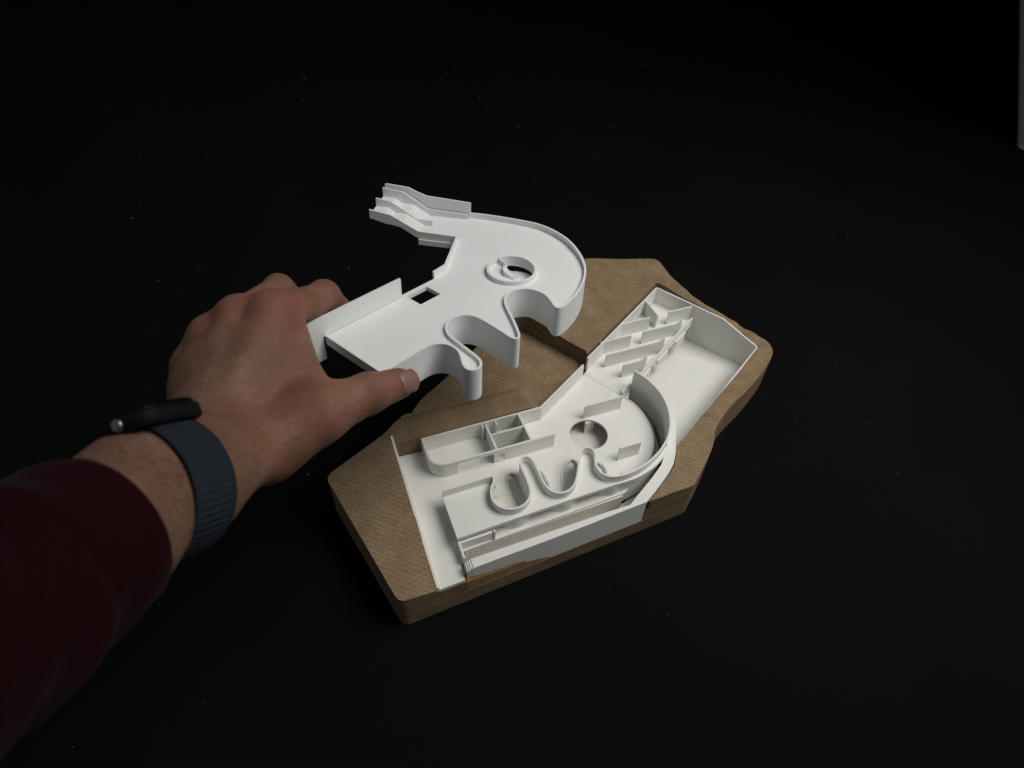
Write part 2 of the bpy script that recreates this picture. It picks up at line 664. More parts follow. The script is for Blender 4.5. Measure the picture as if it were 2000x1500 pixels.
# middle board: cut away along the front where the white wall stands flush
MID = [(13.4, 223.8), (62.2, 227.0), (62.6, 240), (43.4, 240), (43.2, 351.4), (64.2, 351.4), (170.4, 351.4), (228, 387.2), (233, 393.5), (344, 463.4), (346, 462.2),
       (408.4, 364.8), (268.5, 281.6), (263.5, 279.5), (259, 271.5), (252, 262.2), (243.8, 255.4), (224, 242.8), (213.4, 236.6)]
MIDP = rounded(MID[:1], 0) if False else None
mid_outer = rounded([(x * 1, y * 1) for x, y in OUT], OUT_R)
# outer ring cut open at the front: one polygon running round outside and back inside
front_split = [p for p in mid_outer]
ring_out = rounded(OUT[1:] + OUT[:1], OUT_R[1:] + OUT_R[:1])
ring_poly = ring_out + [(43.0, 225.4), (43.3, 351.4), (64.2, 351.4), (170.4, 351.4), (228, 387.2), (233, 393.5), (344, 463.4), (346, 462.2),
                        (408.4, 364.8), (268.5, 281.6), (263.5, 279.5), (259, 271.5), (252, 262.2), (243.8, 255.4), (224, 242.8), (213.4, 236.55)]
o = prism('middle_board', ring_poly, 16.1, 31.55, MDF, base)
o.data.materials.append(MDF_EDGE)
for p in o.data.polygons:
    p.material_index = 0 if p.normal.z > 0.5 else 1
# short piece of the middle board under the front floor
prism('board_tongue', [(43.2, 225.5), (63.4, 226.8), (63.4, 228.4), (62.4, 228.6), (62.4, 240), (43.2, 240)], 16.0, 29.8, MDF_EDGE, base)


def h_left(x, y):
    t = (y - 226) / 125.0
    front = 38.5 - 4.4 * min(1, max(0, (x - 13) / 27.0))
    back = 43.5 + 5.5 * min(1, max(0, (x + 14) / 54.0))
    h = front + (back - front) * min(1.0, max(0, t))
    if x > 40 and y > 350:
        h = 48.6 + 0.5 * math.sin(x * 0.05)
    # the bank turns round the corner of the room and runs down to the lower board
    if x > 150:
        a = math.atan2(y - 352, 172 - x)
        s = min(1.0, max(0.0, (x - 163) / 17.0))
        s = s * s * (3 - 2 * s)
        h = h * (1 - s) + 33.0 * s
    if y > 372 and x > 50:
        s = min(1, (y - 372) / 7.0)
        h = h - 3.5 * s * s
    return h


LEFT = [(13.2, 223.4), (40.6, 225.2), (42.6, 351.6), (64.0, 351.7), (120, 351.7), (170.2, 351.7), (184, 360.5), (180, 372), (168, 379.5),
        (120, 380), (76, 380.5), (58, 384), (40, 366), (-15.5, 342.5)]
LEFT_R = [6, 0.5, 0, 0, 0, 0, 2, 5, 4, 0, 0, 4, 8, 7]
lt = terrain('left_terrain', rounded(LEFT, LEFT_R), 32.0, h_left, MDF, base, MDF_EDGE, step=4.0)
lt.data.materials.append(MDF_FLAT)
for p in lt.data.polygons:
    c_ = p.center
    if p.material_index == 0 and c_.y * 1000 + OY > 352 and c_.x * 1000 + OX > 43:
        p.material_index = 2
h_right = idw([(198, 464, 53.2), (236, 399, 49.2), (290, 435, 52), (345, 464, 54.5), (289, 524, 56), (364, 498, 56), (368, 453, 53),
               (365, 431, 50.0), (386, 400, 48.3), (381, 415, 49.0), (397, 383, 41.0), (395, 400, 43.5), (408, 367, 34.0), (408, 387, 37.0), (420, 371, 33.8), (417, 352, 33.4), (400, 340, 33.6), (370, 335, 33.8), (363, 318, 35), (332, 304, 37),
               (306, 286, 38.8), (295, 270, 40), (282, 258, 40.6), (257, 239, 40.2), (213, 237, 42.4), (240, 250, 42.3), (262, 278, 40.5), (230, 238, 41.6),
               (172, 475, 54), (230, 490, 55), (300, 490, 55)])
RIGHT = [(213.8, 236.5), (257.5, 239.3), (282, 258.5), (295, 270), (306, 285), (332, 303.5), (363, 317.5), (400, 339.5),
         (418, 354), (420.5, 370), (407, 387), (393, 400), (381.5, 415), (369, 444), (364, 474), (363.5, 498), (289, 524), (172, 475), (198.5, 462.5), (236.5, 399.5),
         (234.5, 395.6), (344, 463.4), (346.4, 462.2), (407.6, 364.4), (268.8, 281.0), (263.5, 278.5), (259.5, 271), (252.4, 261.8), (244.2, 255.0), (224.3, 242.4)]
RIGHT_R = [0, 3, 8, 10, 9, 16, 16, 14, 8, 6, 8, 8, 10, 12, 10, 7, 10, 10, 0, 1, 0, 0, 0, 0, 0, 0, 0, 0, 0, 0]
terrain('right_terrain', rounded(RIGHT, RIGHT_R), 32.0, h_right, MDF, base, MDF_EDGE, step=5.0)


def chip():
    """broken wedge of fibreboard left standing in front of the white wall"""
    n = 40
    V, Fc = [], []
    r = random.Random(2)
    for i in range(n + 1):
        x = 63.5 + 79.0 * i / n
        yf = 223.6 + (x - 13.6) * 0.066
        z = float(np.interp(x, (63.5, 70, 85, 104, 109, 112, 125, 143), (32.5, 31.8, 30.6, 29.2, 28.8, 26.0, 23.0, 16.6)))
        z += r.uniform(-0.35, 0.35)
        V += [(x, yf + 0.05, 15.9), (x, yf + 0.05, max(16.1, z - 4.0 + r.uniform(-0.5, 0.5))), (x, yf + 1.5, max(16.3, z)), (x, yf + 2.4, max(16.3, z + 0.2)), (x, yf + 2.4, 15.9)]
    for i in range(n):
        a, b = 5 * i, 5 * (i + 1)
        for k in range(5):
            Fc.append((a + k, a + (k + 1) % 5, b + (k + 1) % 5, b + k))
    Fc.append((0, 1, 2, 3, 4))
    Fc.append(tuple(5 * n + k for k in (4, 3, 2, 1, 0)))
    o = link('broken_edge', mesh_from(V, Fc, W), MDF_CHIP, base)
    o['label'] = 'broken raw edge of board in front of the white wall'


chip()

# ------------------------------------------------------------------ white lower floor model
low = empty('lower_floor_model', W((200, 330, 2)))
tag(low, 'white printed lower floor model sunk into the fibreboard base', 'building model')
lowT = lambda p: ((p[0] - 200) * MM, (p[1] - 330) * MM, (p[2] - 2) * MM)


def LP(name, poly, z0, z1, mat=None, holes=()):
    return prism(name, poly, z0, z1, mat or WHITE, low, holes, T=lowT)


def LR(name, path, th, z0, z1, mat=None, smooth=False):
    return ribbon(name, path, th, z0, z1, mat or WHITE, low, T=lowT, smooth=smooth)


C1 = (203.8, 320.6)
ARC = cat([(205, 256), (216, 262), (233, 274.5), (240.5, 279.5), (247.3, 286.5), (254, 297), (257.8, 309), (259.3, 323.5), (257.6, 338), (251.6, 350.6)], 2.5)
hole1 = rounded([(120.3, 296.5), (123, 303.0), (126.4, 305.4), (129.0, 303.3), (129.2, 292), (128.0, 274.5), (120.0, 270.5), (119.2, 283)], 2.5)
hole2 = rounded([(158.2, 273), (166, 289.2), (172.5, 297.3), (179.6, 301.4), (182.0, 297), (178.0, 289.8), (169, 274.8), (161.5, 268.5)], 2.5)
slot2 = rounded([(143.0, 292), (147.3, 300.3), (150.3, 296.2), (150.8, 285), (149.3, 277), (144.5, 270.5), (143.0, 280)], 2)
hole3 = rounded([(192.6, 283), (198.3, 291.2), (201.0, 285), (199.8, 277.2), (196, 270), (191, 266.5), (188.7, 272)], 2)
FLOOR = [(43.0, 226.3), (62.2, 227.3), (62.8, 240.5), (66.8, 241), (66.8, 249.8)] + [(141.8, 253.0)] + ARC + [(230.6, 388.2), (226.6, 385.0), (170.2, 349.6), (43.0, 350.8)]
LP('floor_slab', FLOOR, 30.0, 32.0, holes=[circle(C1, 16.4), hole1, hole2, slot2, hole3, box_pts(120.4, 148.6, 336.4, 349.0), box_pts(120.4, 148.6, 320.4, 334.6)])
LP('floor_slab', [(230.9, 388.4), (251.9, 350.8), (263.4, 358.2), (362.8, 417.0), (366.5, 424.4), (345.0, 460.0), (234.6, 391.0)], 30.0, 32.0)
LP('lower_slab', [(118, 262), (205, 258), (240, 272), (262, 294), (271, 325), (269, 345), (262, 357), (231, 386), (172, 349.2), (101, 349.2), (101, 262)], 14.5, 16.5, RAW)
LP('well_floor', [(117.6, 266), (131.5, 266), (131.5, 307), (117.6, 307)], 27.2, 28.4)
LP('well_floor', [(155.5, 265), (186, 278), (186, 304), (166, 304), (155.5, 285)], 27.2, 28.4)
LP('well_floor', [(142.0, 268), (152.5, 268), (152.5, 303), (142.0, 303)], 27.6, 28.8)
LP('well_floor', [(187.5, 264.5), (203, 264.5), (203, 293), (187.5, 293)], 27.6, 28.8)
LP('yard_floor', [(250, 280), (262, 279), (405.2, 364.6), (344.6, 460.0), (235, 391), (262, 350)], 2.0, 4.0)
LP('trough_floor', [(69.5, 232), (205, 240), (243, 260), (243, 270), (205, 258), (142, 255), (69.5, 251)], 9.0, 11.0, RAW)

# kerb strip on the left, its top following the slope of the board
LR('kerb', [(42.0, 226.6), (42.0, 270), (42.1, 310), (42.2, 359.5)], 1.9, 30.5, [34.6, 39.3, 44.2, 50.6])
LR('back_wall', [(64.4, 350.2), (170.3, 350.2), (226.8, 385.4)], 1.7, 30.0, 48.0)
LR('back_wall', [(234.2, 392.0), (255.0, 405.0), (344.6, 461.2)], 1.7, 28.0, [48.0, 48.3, 49.8])
LR('end_wall', [(344.8, 461.3), (384.2, 397.9), (405.8, 364.8)], 1.7, 3.0, [49.8, 48.6, 33.6])
LR('side_wall', [(406.0, 364.2), (340, 324.4), (268.0, 281.4)], 1.7, 3.0, [33.6, 34.0, 36.4])

# rooms behind: rounded corner, lintel over the wide opening, post with a small window
room_path = [(65.3, 349.4), (65.3, 334)] + [(77.3 - 12 * math.cos(a), 331.3 - 12 * math.sin(a)) for a in [i * math.pi / 2 / 10 for i in range(0, 11)]] + [(86.0, 319.3)]
LR('room_wall', room_path, 1.7, 32.0, 48.0, smooth=True)
LR('lintel', [(86.0, 319.3), (116.8, 319.3)], 1.7, 44.6, 48.0)
LR('post', [(116.8, 319.3), (121.8, 319.3)], 1.7, 32.0, 48.0)
LR('window_sill', [(121.8, 319.3), (126.2, 319.3)], 1.7, 32.0, 34.6)
LR('window_head', [(121.8, 319.3), (126.2, 319.3)], 1.7, 41.5, 48.0)
LR('room_wall', [(126.2, 319.3), (170.0, 319.3)], 1.7, 32.0, 48.0)
LR('partition', [(119.4, 320.3), (119.4, 349.2)], 1.7, 16.6, 48.0)
LR('partition', [(149.5, 320.3), (149.5, 349.2)], 1.7, 16.6, 48.0)
LR('partition', [(120.4, 335.5), (148.5, 335.5)], 1.6, 16.6, 48.0)
LR('door_jamb', [(116.6, 345.0), (116.6, 349.2)], 1.5, 32.0, 47.6)
LR('partition', [(128.2, 344.5), (128.2, 349.0)], 1.2, 16.6, 47.4)
for k in range(7):
    LP('stair_tread', box_pts(121.5 + 3.2 * k, 124.5 + 3.2 * k, 337.0, 343.5), 16.6, 31.0 - 1.7 * k)
for k in range(3):
    LP('stair_tread', box_pts(139.0 + 2.4 * k, 141.0 + 2.4 * k, 321.5, 327.0), 16.6, 22.5 + 2.0 * k)

# free-standing partitions; some rise in a small horn where they meet the rail


def stub(x0, y0, x1, y1, horn=False, z0=32.0, z1=48.0):
    if horn:
        d = Vector((x1 - x0, y1 - y0))
        L = d.length
        d.normalize()
        ts = [0, L - 9, L - 6, L - 4, L - 2.2, L - 1, L]
        zs = [z1, z1, z1 + 0.4, z1 + 1.0, z1 + 2.0, z1 + 2.8, z1 + 3.0]
        LR('partition', [(x0 + d.x * t, y0 + d.y * t) for t in ts], 1.6, z0, zs)
    else:
        LR('partition', [(x0, y0), (x1, y1)], 1.6, z0, z1)


stub(254.9, 407.0, 287.4, 407.0)
stub(284.1, 424.0, 316.8, 424.0)
stub(252.4, 390.2, 313.8, 390.2, True)
stub(261.6, 373.2, 285.2, 373.2, True)
stub(300.4, 407.6, 342.8, 407.6, True)
stub(338.7, 425.2, 365.0, 425.2)
stub(325.6, 449.2, 325.6, 423.9)
stub(209.5, 338.8, 242.8, 338.8)
LR('partition', [(206.8, 338.8), (209.4, 338.8)], 1.6, 32.0, 46.8)
stub(214.6, 287.7, 234.0, 287.7)
LR('partition', [(207.4, 334.8), (216.0, 334.8)], 1.8, 16.6, 29.8)
LR('partition', [(251.4, 351.6), (256.6, 355.4)], 1.4, 30.0, [37.0, 38.5])

# rail along the edge above the yard, brackets hanging under it
rail_path = [(263.6, 359.2), (277.3, 367.3), (326.5, 396.7), (364.0, 418.6)]
yr = LR('yard_rail', rail_path, 1.3, 27.5, [35.6, 36.0, 37.2, 38.4])
for t in (0.22, 0.50, 0.80):
    a, b2 = Vector(rail_path[0]), Vector(rail_path[-1])
    d = (b2 - a)
    p = a + d * t
    dn = d.normalized()
    L = 19.0
    pts = [p + dn * (L * (k / 6 - 0.5)) + Vector((dn.y, -dn.x)) * 1.4 for k in range(7)]
    LR('bracket', [(q.x, q.y) for q in pts], 1.3, [24.5, 21.5, 19.5, 18.2, 17.6, 17.4, 17.4], 29.8).parent = yr

# platform with the waving wall
WAVE = [(106.4, 291.6), (105.3, 287.2), (101.6, 282.4), (99.0, 275.5), (99.4, 268.3), (103.4, 262.2), (110, 258.9), (117, 258.9), (123.4, 261.8), (127.6, 267.2), (129.2, 273.2), (130, 283),
        (130.2, 293.5), (131.8, 299.3), (135.5, 302), (139.2, 300.3), (141, 295.5), (141.2, 287), (141, 277), (141.6, 269.2), (144.2, 263.4), (149.2, 260), (155.5, 259.9), (161.8, 263), (166.4, 268.2),
        (170.5, 274.5), (175, 282), (179.5, 289.3), (183.6, 293.4), (187.8, 293.2), (190.6, 290), (190.2, 284.5), (187.2, 278), (186.1, 271.2), (187.9, 265), (193, 260.8),
        (201, 259.2), (212, 259.8), (226, 263.2), (241, 270.4)]
wave = cat(WAVE, 1.1, rounds=3)
LR('wave_wall', wave, 1.5, 16.6, 54.0, smooth=True)
tall = cat([(241, 270.4), (253, 279.5), (263, 292), (270, 307.5), (273, 325), (270.8, 342.5), (264.5, 358.5)], 1.6)
LR('curved_wall', tall, 1.5, 4.2, 54.0, smooth=True)
LR('parapet', [(65.4, 291.6), (103.0, 292.4), (106.0, 292.1)], 1.5, 43.6, 54.0)
pl_front = [(64.9, 253.0), (90, 254.0), (150, 256.0), (196.0, 257.2)] + cat([(205, 256.9), (215, 257.4), (226, 259.9), (235, 263.2), (243, 267.6), (252, 274.4)], 2.5)
PLAT = [(65.0, 291.4), (104.0, 292.2)] + [p for p in wave if p[1] < 291.5 or p[0] > 110][1:] + cat([(241, 270.4), (246, 273.9), (252, 278.4)], 2.5)[1:] + pl_front[::-1]
plat_o = LP('platform', PLAT, 43.4, 46.5)

# stair fan in the first bulb, raised lips round the wells
fan_c = (104.0, 287.0)
for k in range(9):
    a0, a1 = -62 + 13 * k, -50.6 + 13 * k
    r1 = 12.5
    LP('fan_tread', [(fan_c[0] + 1.5 * math.cos(math.radians(a0)), fan_c[1] + 1.5 * math.sin(math.radians(a0)))] + circle(fan_c, r1, 3, a0, a1), 31.9, 32.3 + 0.22 * k)
LR('lip', cat([(109, 271.5), (111.5, 275), (115.2, 280), (117.3, 285), (116.2, 291.4), (112.2, 296.8)], 1.5), 0.9, 31.9, 33.0)
LR('lip', cat([(119.6, 269.5), (118.6, 278), (118.8, 284), (119.6, 296.5), (122.2, 303.6), (126.2, 306.6)], 1.5), 0.9, 31.9, 32.9)
LR('lip', cat([(157.2, 271.5), (161.0, 281), (165.2, 289.8), (172.0, 298.4), (179.2, 302.3)], 1.5), 0.9, 31.9, 32.9)
LR('lip', cat([(146.8, 301.6), (151.2, 296.8), (151.8, 285), (150.3, 276.6)], 1.5), 0.9, 31.9, 32.7)
LR('lip', cat([(197.6, 292.0), (201.9, 285.4), (200.8, 277.0), (197.2, 269.6)], 1.5), 0.9, 31.9, 32.7)
LR('lip', ARC[3:], 0.9, 31.9, 32.7, smooth=True)

# trough in front, retaining wall and the little corner box
LR('trough_wall', [(69.5, 250.6), (110, 252.2), (142, 253.4), (203.5, 255.4)], 1.4, 10.5, 29.9, RAW)
S_IN = [(69.3, 236.0), (110, 236.9), (151, 237.9), (180, 238.6), (199.6, 238.4), (213.4, 247.0), (228, 255.6), (241, 264.2), (247.8, 271.5), (254.5, 279.0), (264, 294), (271.5, 309), (275.0, 325)]
S_OUT = [(69.3, 227.9 + 0.6), (87, 229.4), (109, 230.4), (131, 231.4), (167, 233.6), (187.5, 235.0), (212.6, 236.5), (223.8, 243.0), (235.4, 250.3), (243.6, 255.7), (251.6, 262.3), (258.9, 271.8), (263.4, 279.6), (271, 292), (278.5, 306), (282.5, 319)]
LP('retaining_wall', S_OUT + S_IN[::-1], 14.5, 43.0)
for xa, xb, zz in ((64.7, 66.0, 40.4), (66.05, 67.5, 41.3), (67.55, 69.25, 42.2)):
    LP('end_step', box_pts(xa, xb, 228.6, 236.0), 18.0, zz)
LR('corner_wall', [(66.0, 253.4), (65.8, 239.0)], 1.7, 22.0, 41.4)
LR('corner_wall', [(66.9, 252.2), (92.6, 252.9)], 2.0, 32.05, 41.4)
LR('corner_wall', [(93.2, 250.9), (93.4, 253.4)], 1.1, 32.05, 43.2)
for bx_, by_, br_ in ((113.5, 268.9, 13.5), (153.8, 269.9, 13.3), (194.6, 270.9, 13.2)):
    LR('bulb_base', circle((bx_, by_), br_, 30, 188, 352), 1.3, 32.05, 43.35, smooth=True).parent = plat_o
LR('lower_wall', [(196, 243.5), (201.5, 252.0)], 1.4, 11.0, 20.0, RAW)
LR('lower_wall', [(208, 249.5), (222, 258.5)], 1.4, 11.0, 18.5, RAW)

# ------------------------------------------------------------------ white upper floor model, held in the air
UR = Matrix(((0.88038, -0.47112, 0.05461), (0.46443, 0.87971, 0.10205), (-0.09612, -0.06449, 0.99328)))
upm = empty('upper_floor_model', W((107.42, 354.51, 183.04)), UR)
tag(upm, 'white printed upper floor model held tilted in the hand', 'building model')
upT = lambda p: ((p[0] - 160) * MM, (p[1] - 320) * MM, p[2] * MM)


def UP(name, poly, z0, z1, mat=None, holes=()):
    return prism(name, poly, z0, z1, mat or WHITE_UP, upm, holes, T=upT)


def URb(name, path, th, z0, z1, mat=None, smooth=False):
    return ribbon(name, path, th, z0, z1, mat or WHITE_UP, upm, T=upT, smooth=smooth)


UW = [(64.6, 294.3), (76, 294.5), (88, 294.6), (98, 294.6), (104.5, 293), (109, 288.7), (110.5, 282.5), (109.3, 276.5), (105.5, 270.5), (102, 265.5), (100.6, 261.5), (102, 258), (106, 256.5), (110.3, 258.8), (112.7, 263), (114, 270),
      (115.4, 281), (116.8, 291), (119.8, 298), (124.6, 302.8), (130.5, 305), (136.8, 304.2), (141.8, 300.8), (144.5, 295), (145, 288), (144.2, 274), (143.4, 264), (144, 260.3), (146.5, 259.8), (150, 263), (158, 274), (167, 288), (171.7, 294),
      (177.5, 298), (184.2, 299.3), (190.8, 297.2), (195.6, 292.6), (198.2, 285.5), (197.8, 278.5), (194.3, 271), (191, 265.2), (191.8, 262.4), (195, 261.8), (201, 262.2), (214.5, 265), (230, 271), (243, 278.5), (252, 286.5), (261, 298),
      (270.0, 315.5), (274.0, 332), (273.8, 347.5), (268.3, 363.5), (257, 387), (248.4, 400.4)]
uw = cat(UW, 1.0, rounds=2)
n_back = next(i for i, p in enumerate(uw) if p[0] > 262)
zt = []
for i, p in enumerate(uw):
    t = min(1.0, max(0.0, (i - n_back + 30) / 40.0))
    zt.append(2.6 + 1.8 * t)
URb('wave_skirt', uw, 1.5, -21.0, zt, smooth=True)
d122 = Vector((math.cos(math.radians(122)), math.sin(math.radians(122))))
l32 = Vector((math.cos(math.radians(32)), math.sin(math.radians(32))))
B3 = Vector((214.5, 382.3))


def arm(s, l):
    q = B3 + d122 * s + l32 * l
    return (q.x, q.y)


RC = (206.3, 318.2)
SLAB = uw + [arm(0, 35.3), arm(31.2, 35.3), arm(31.2, 0.2), arm(0, 0.2), (175.0, 355.6), (161.2, 353.4), (160.6, 350.2), (64.6, 350.2)]
UP('slab', SLAB, -3.0, 0.0, holes=[circle(RC, 16.6), box_pts(131.0, 149.6, 334.4, 348.4)])
URb('edge_beam', [(64.3, 295.6), (64.3, 349.4)], 1.6, -5.6, 1.2)
URb('edge_beam', [(66.2, 296.0), (66.2, 349.0)], 1.2, -4.2, -3.2)
# tall wall at the back left; its end hangs below the slab outside the edge
UP('side_wall', [(40.0, 350.4), (128.4, 350.4), (128.4, 352.0), (40.0, 352.0)], 0.0, 14.4)
UP('side_wall', [(40.0, 350.4), (62.8, 350.4), (62.8, 352.0), (40.0, 352.0)], -17.0, -0.05)
URb('parapet', [(160.8, 353.2), (175.0, 355.3), (214.0, 381.9)], 1.5, -3.2, [5.2, 4.6, 3.4])
UP('beam', box_pts(128.6, 161, 350.3, 351.8), -4.0, 0.4)
# spiral stair in its ring
ring_o, ring_i = circle(RC, 18.5, 64), circle(RC, 16.9, 64)
ring_obj = UP('stair_ring', circle(RC, 18.4, 64), -3.6, lambda p: 3.4 + 1.3 * math.sin(math.radians(0)) + 1.2 * max(0, math.cos(math.atan2(p[1] - RC[1], p[0] - RC[0]) - math.radians(20))), holes=[circle(RC, 16.5, 64)])
nt_ = 26


def stair_z(a):
    t = (a - 77) / 296.0
    return 0.8 - 2.2 * min(1, t / 0.45) - 6.2 * max(0, (t - 0.36) / 0.64)


for k in range(nt_):
    a0 = 77 + 296 * k / nt_
    a1 = 77 + 296 * (k + 1) / nt_ + 0.5
    z = stair_z(77 + 296 * (k + 0.3) / nt_)
    UP('stair_tread', [(RC[0] + 1.8 * math.cos(math.radians(a)), RC[1] + 1.8 * math.sin(math.radians(a))) for a in (a1, a0)] + circle(RC, 16.45, 3, a0, a1), z - 2.2, z).parent = ring_obj
UP('stair_landing', circle(RC, 15.6, 40), -9.4, -8.0).parent = ring_obj
for k in range(9):
    a = -95 + 16 * k
    UP('stair_tread', [(RC[0] + 2.4 * math.cos(math.radians(a + b)), RC[1] + 2.4 * math.sin(math.radians(a + b))) for b in (14, 0)] + circle(RC, 15.4, 3, a, a + 14), -8.02, -7.6 + 0.35 * (8 - k)).parent = ring_obj
UP('stair_post', circle(RC, 1.7, 16), -8.05, -3.0).parent = ring_obj
sp, spz0, spz1 = [], [], []
for k in range(37):
    a = 77 + 270 * k / 36
    r = 6.4 - 1.6 * k / 36
    sp.append((RC[0] + r * math.cos(math.radians(a)), RC[1] + r * math.sin(math.radians(a))))
    z = stair_z(a)
    spz0.append(z - 2.5)
    spz1.append(z + 3.4)
URb('stair_guard', sp, 1.0, spz0, spz1, smooth=True).parent = ring_obj
URb('stair_guard', [(RC[0] + r * math.cos(math.radians(77)), RC[1] + r * math.sin(math.radians(77))) for r in (6.2, 17.6)], 1.0, -2.5, [4.0, 4.4]).parent = ring_obj

# arm with two flights side by side between three rails
def plate(name, l, top, bottom, th=1.3):
    """upright side plate along the arm given by its outline in (s, z)"""
    poly = top + bottom
    n = len(poly)
    V = [(*arm(s, l - th / 2), z) for s, z in poly] + [(*arm(s, l + th / 2), z) for s, z in poly]
    tr = tessellate_polygon([[Vector((s, z, 0)) for s, z in poly]])
    Fc = [t for t in tr] + [(t[2] + n, t[1] + n, t[0] + n) for t in tr]
    for i in range(n):
        j = (i + 1) % n
        Fc.append((i, j, j + n, i + n))
    return link(name, mesh_from(V, Fc, upT), WHITE_UP, upm)


def zig(s0, z0, s1, z1, n):
    out = []
    for k in range(n):
        a = s0 + (s1 - s0) * k / n
        b = s0 + (s1 - s0) * (k + 1) / n
        za = z0 + (z1 - z0) * k / n
        zb = z0 + (z1 - z0) * (k + 1) / n
        out += [(a, za), (b, za), (b, zb)]
    return out


bot = zig(70, 9.6, 55, 5.8, 5)[:-1] + [(46, 5.2)] + zig(46, 5.0, 32, -3.2, 8) + [(0, -3.2)]
plate('rail', 0.0, [(0, 2.2), (31, 3.0), (53, 14.4), (70, 17.0)], bot)
plate('rail', 17.2, [(24, 4.2), (36, 4.6), (58, 17.2), (70, 18.8)], [(70, 12.0), (56, 8.6), (45, 7.6), (32, 0.05), (24, 0.05)])
plate('rail', 35.4, [(-0.5, 4.2), (32, 5.2), (53, 17.8), (70, 19.8)], [(70, 9.6), (55, 5.8), (45, 5.0), (32, -3.2), (-0.5, -3.2)])
plate('arm_wall', 37.6, [(-3, 13.6), (34, 15.6), (42, 18.2), (49, 21.2), (67, 22.4), (68.5, 22.0)], [(70, 9.6), (55, 5.8), (45, 5.0), (32, -3.2), (-3, -3.2)], 1.2)
for l0, l1 in ((0.7, 16.5), (17.9, 34.7)):
    for k in range(9):
        s = 31.4 + 14.2 * k / 9
        z = 0.9 * (k + 1)
        q = [arm(s, l0), arm(s, l1), arm(s + 1.65, l1), arm(s + 1.65, l0)]
        UP('stair_tread', q, z - 2.6, z)
    UP('landing', [arm(45.6, l0), arm(45.6, l1), arm(54.6, l1), arm(54.6, l0)], 5.6, 8.3)
    for k in range(4):
        s = 54.6 + 6.0 * k / 4
        z = 8.3 + 1.0 * (k + 1)
        UP('stair_tread', [arm(s, l0), arm(s, l1), arm(s + 1.6, l1), arm(s + 1.6, l0)], z - 2.6, z)
    UP('landing', [arm(60.7, l0), arm(60.7, l1), arm(70.0, l1), arm(70.0, l0)], 9.6, 12.3)
UP('ledge', [arm(1.5, -1.8), arm(31.0, -1.8), arm(31.0, 0.4), arm(1.5, 0.4)], -7.8, -3.5)

# ------------------------------------------------------------------ the person's hand and forearm
index = [(-16.5, 322.6, 227.7, 11.3), (13.6, 357.6, 203.6, 10.9), (32.1, 361.9, 169.4, 8.6), (34.5, 358.2, 161.4, 7.8)]
middle = [(-35.9, 331.7, 221.8, 11.5), (-12.1, 374.9, 203.5, 10), (4.6, 379.1, 174.6, 9), (16.0, 357.7, 172.7, 7.9)]
ringf = [(-53.5, 331.2, 212.3, 11), (-37.8, 379.4, 181.7, 9.5), (-16.7, 376.8, 156.6, 8.5), (-5.0, 357.6, 160.5, 8)]
little = [(-67.4, 322.2, 202.2, 10.5), (-58.0, 364.5, 171.0, 8.5), (-39.9, 361.9, 153.2, 8), (-26.3, 343.3, 156.8, 7.5)]
thumb = [(-35.5, 251.5, 199.7, 17), (-6.5, 260.5, 204.2, 15.6), (23.2, 272.4, 197.8, 11.3), (41.8, 280.0, 191.8, 9.3)]
carpal = [(-54.8, 258.5, 210.0, 18), (-60.4, 260.9, 207.4, 18), (-64.6, 261.5, 205.0, 18), (-68.2, 260.8, 203.1, 17)]
WR = np.array((-70.7, 216.7, 228.2))
FA = np.array((-82.7, 205.0, 241.2))
CUFF = np.array((-94.1, 182.9, 250.8))
thenar = [(-41.4, 257.1, 188.7, 18), (-12.2, 269.2, 196.1, 14)]
hypo = [(-67.5, 276.3, 188.0, 18), (-65.6, 319.0, 187.6, 13)]
web = [(-9.0, 316.4, 216.6, 9), (-10.1, 278.7, 202.4, 13), (-29.8, 284.7, 207.5, 17)]
TOW = np.array((-0.26, -0.6374, 0.7254))      # towards the viewer's eye
CUP = np.array((0.2382, 0.6857, 0.6878))
CRI = np.array((0.9358, -0.3516, 0.0264))
AX = np.array((0.568, 0.5528, -0.6098))


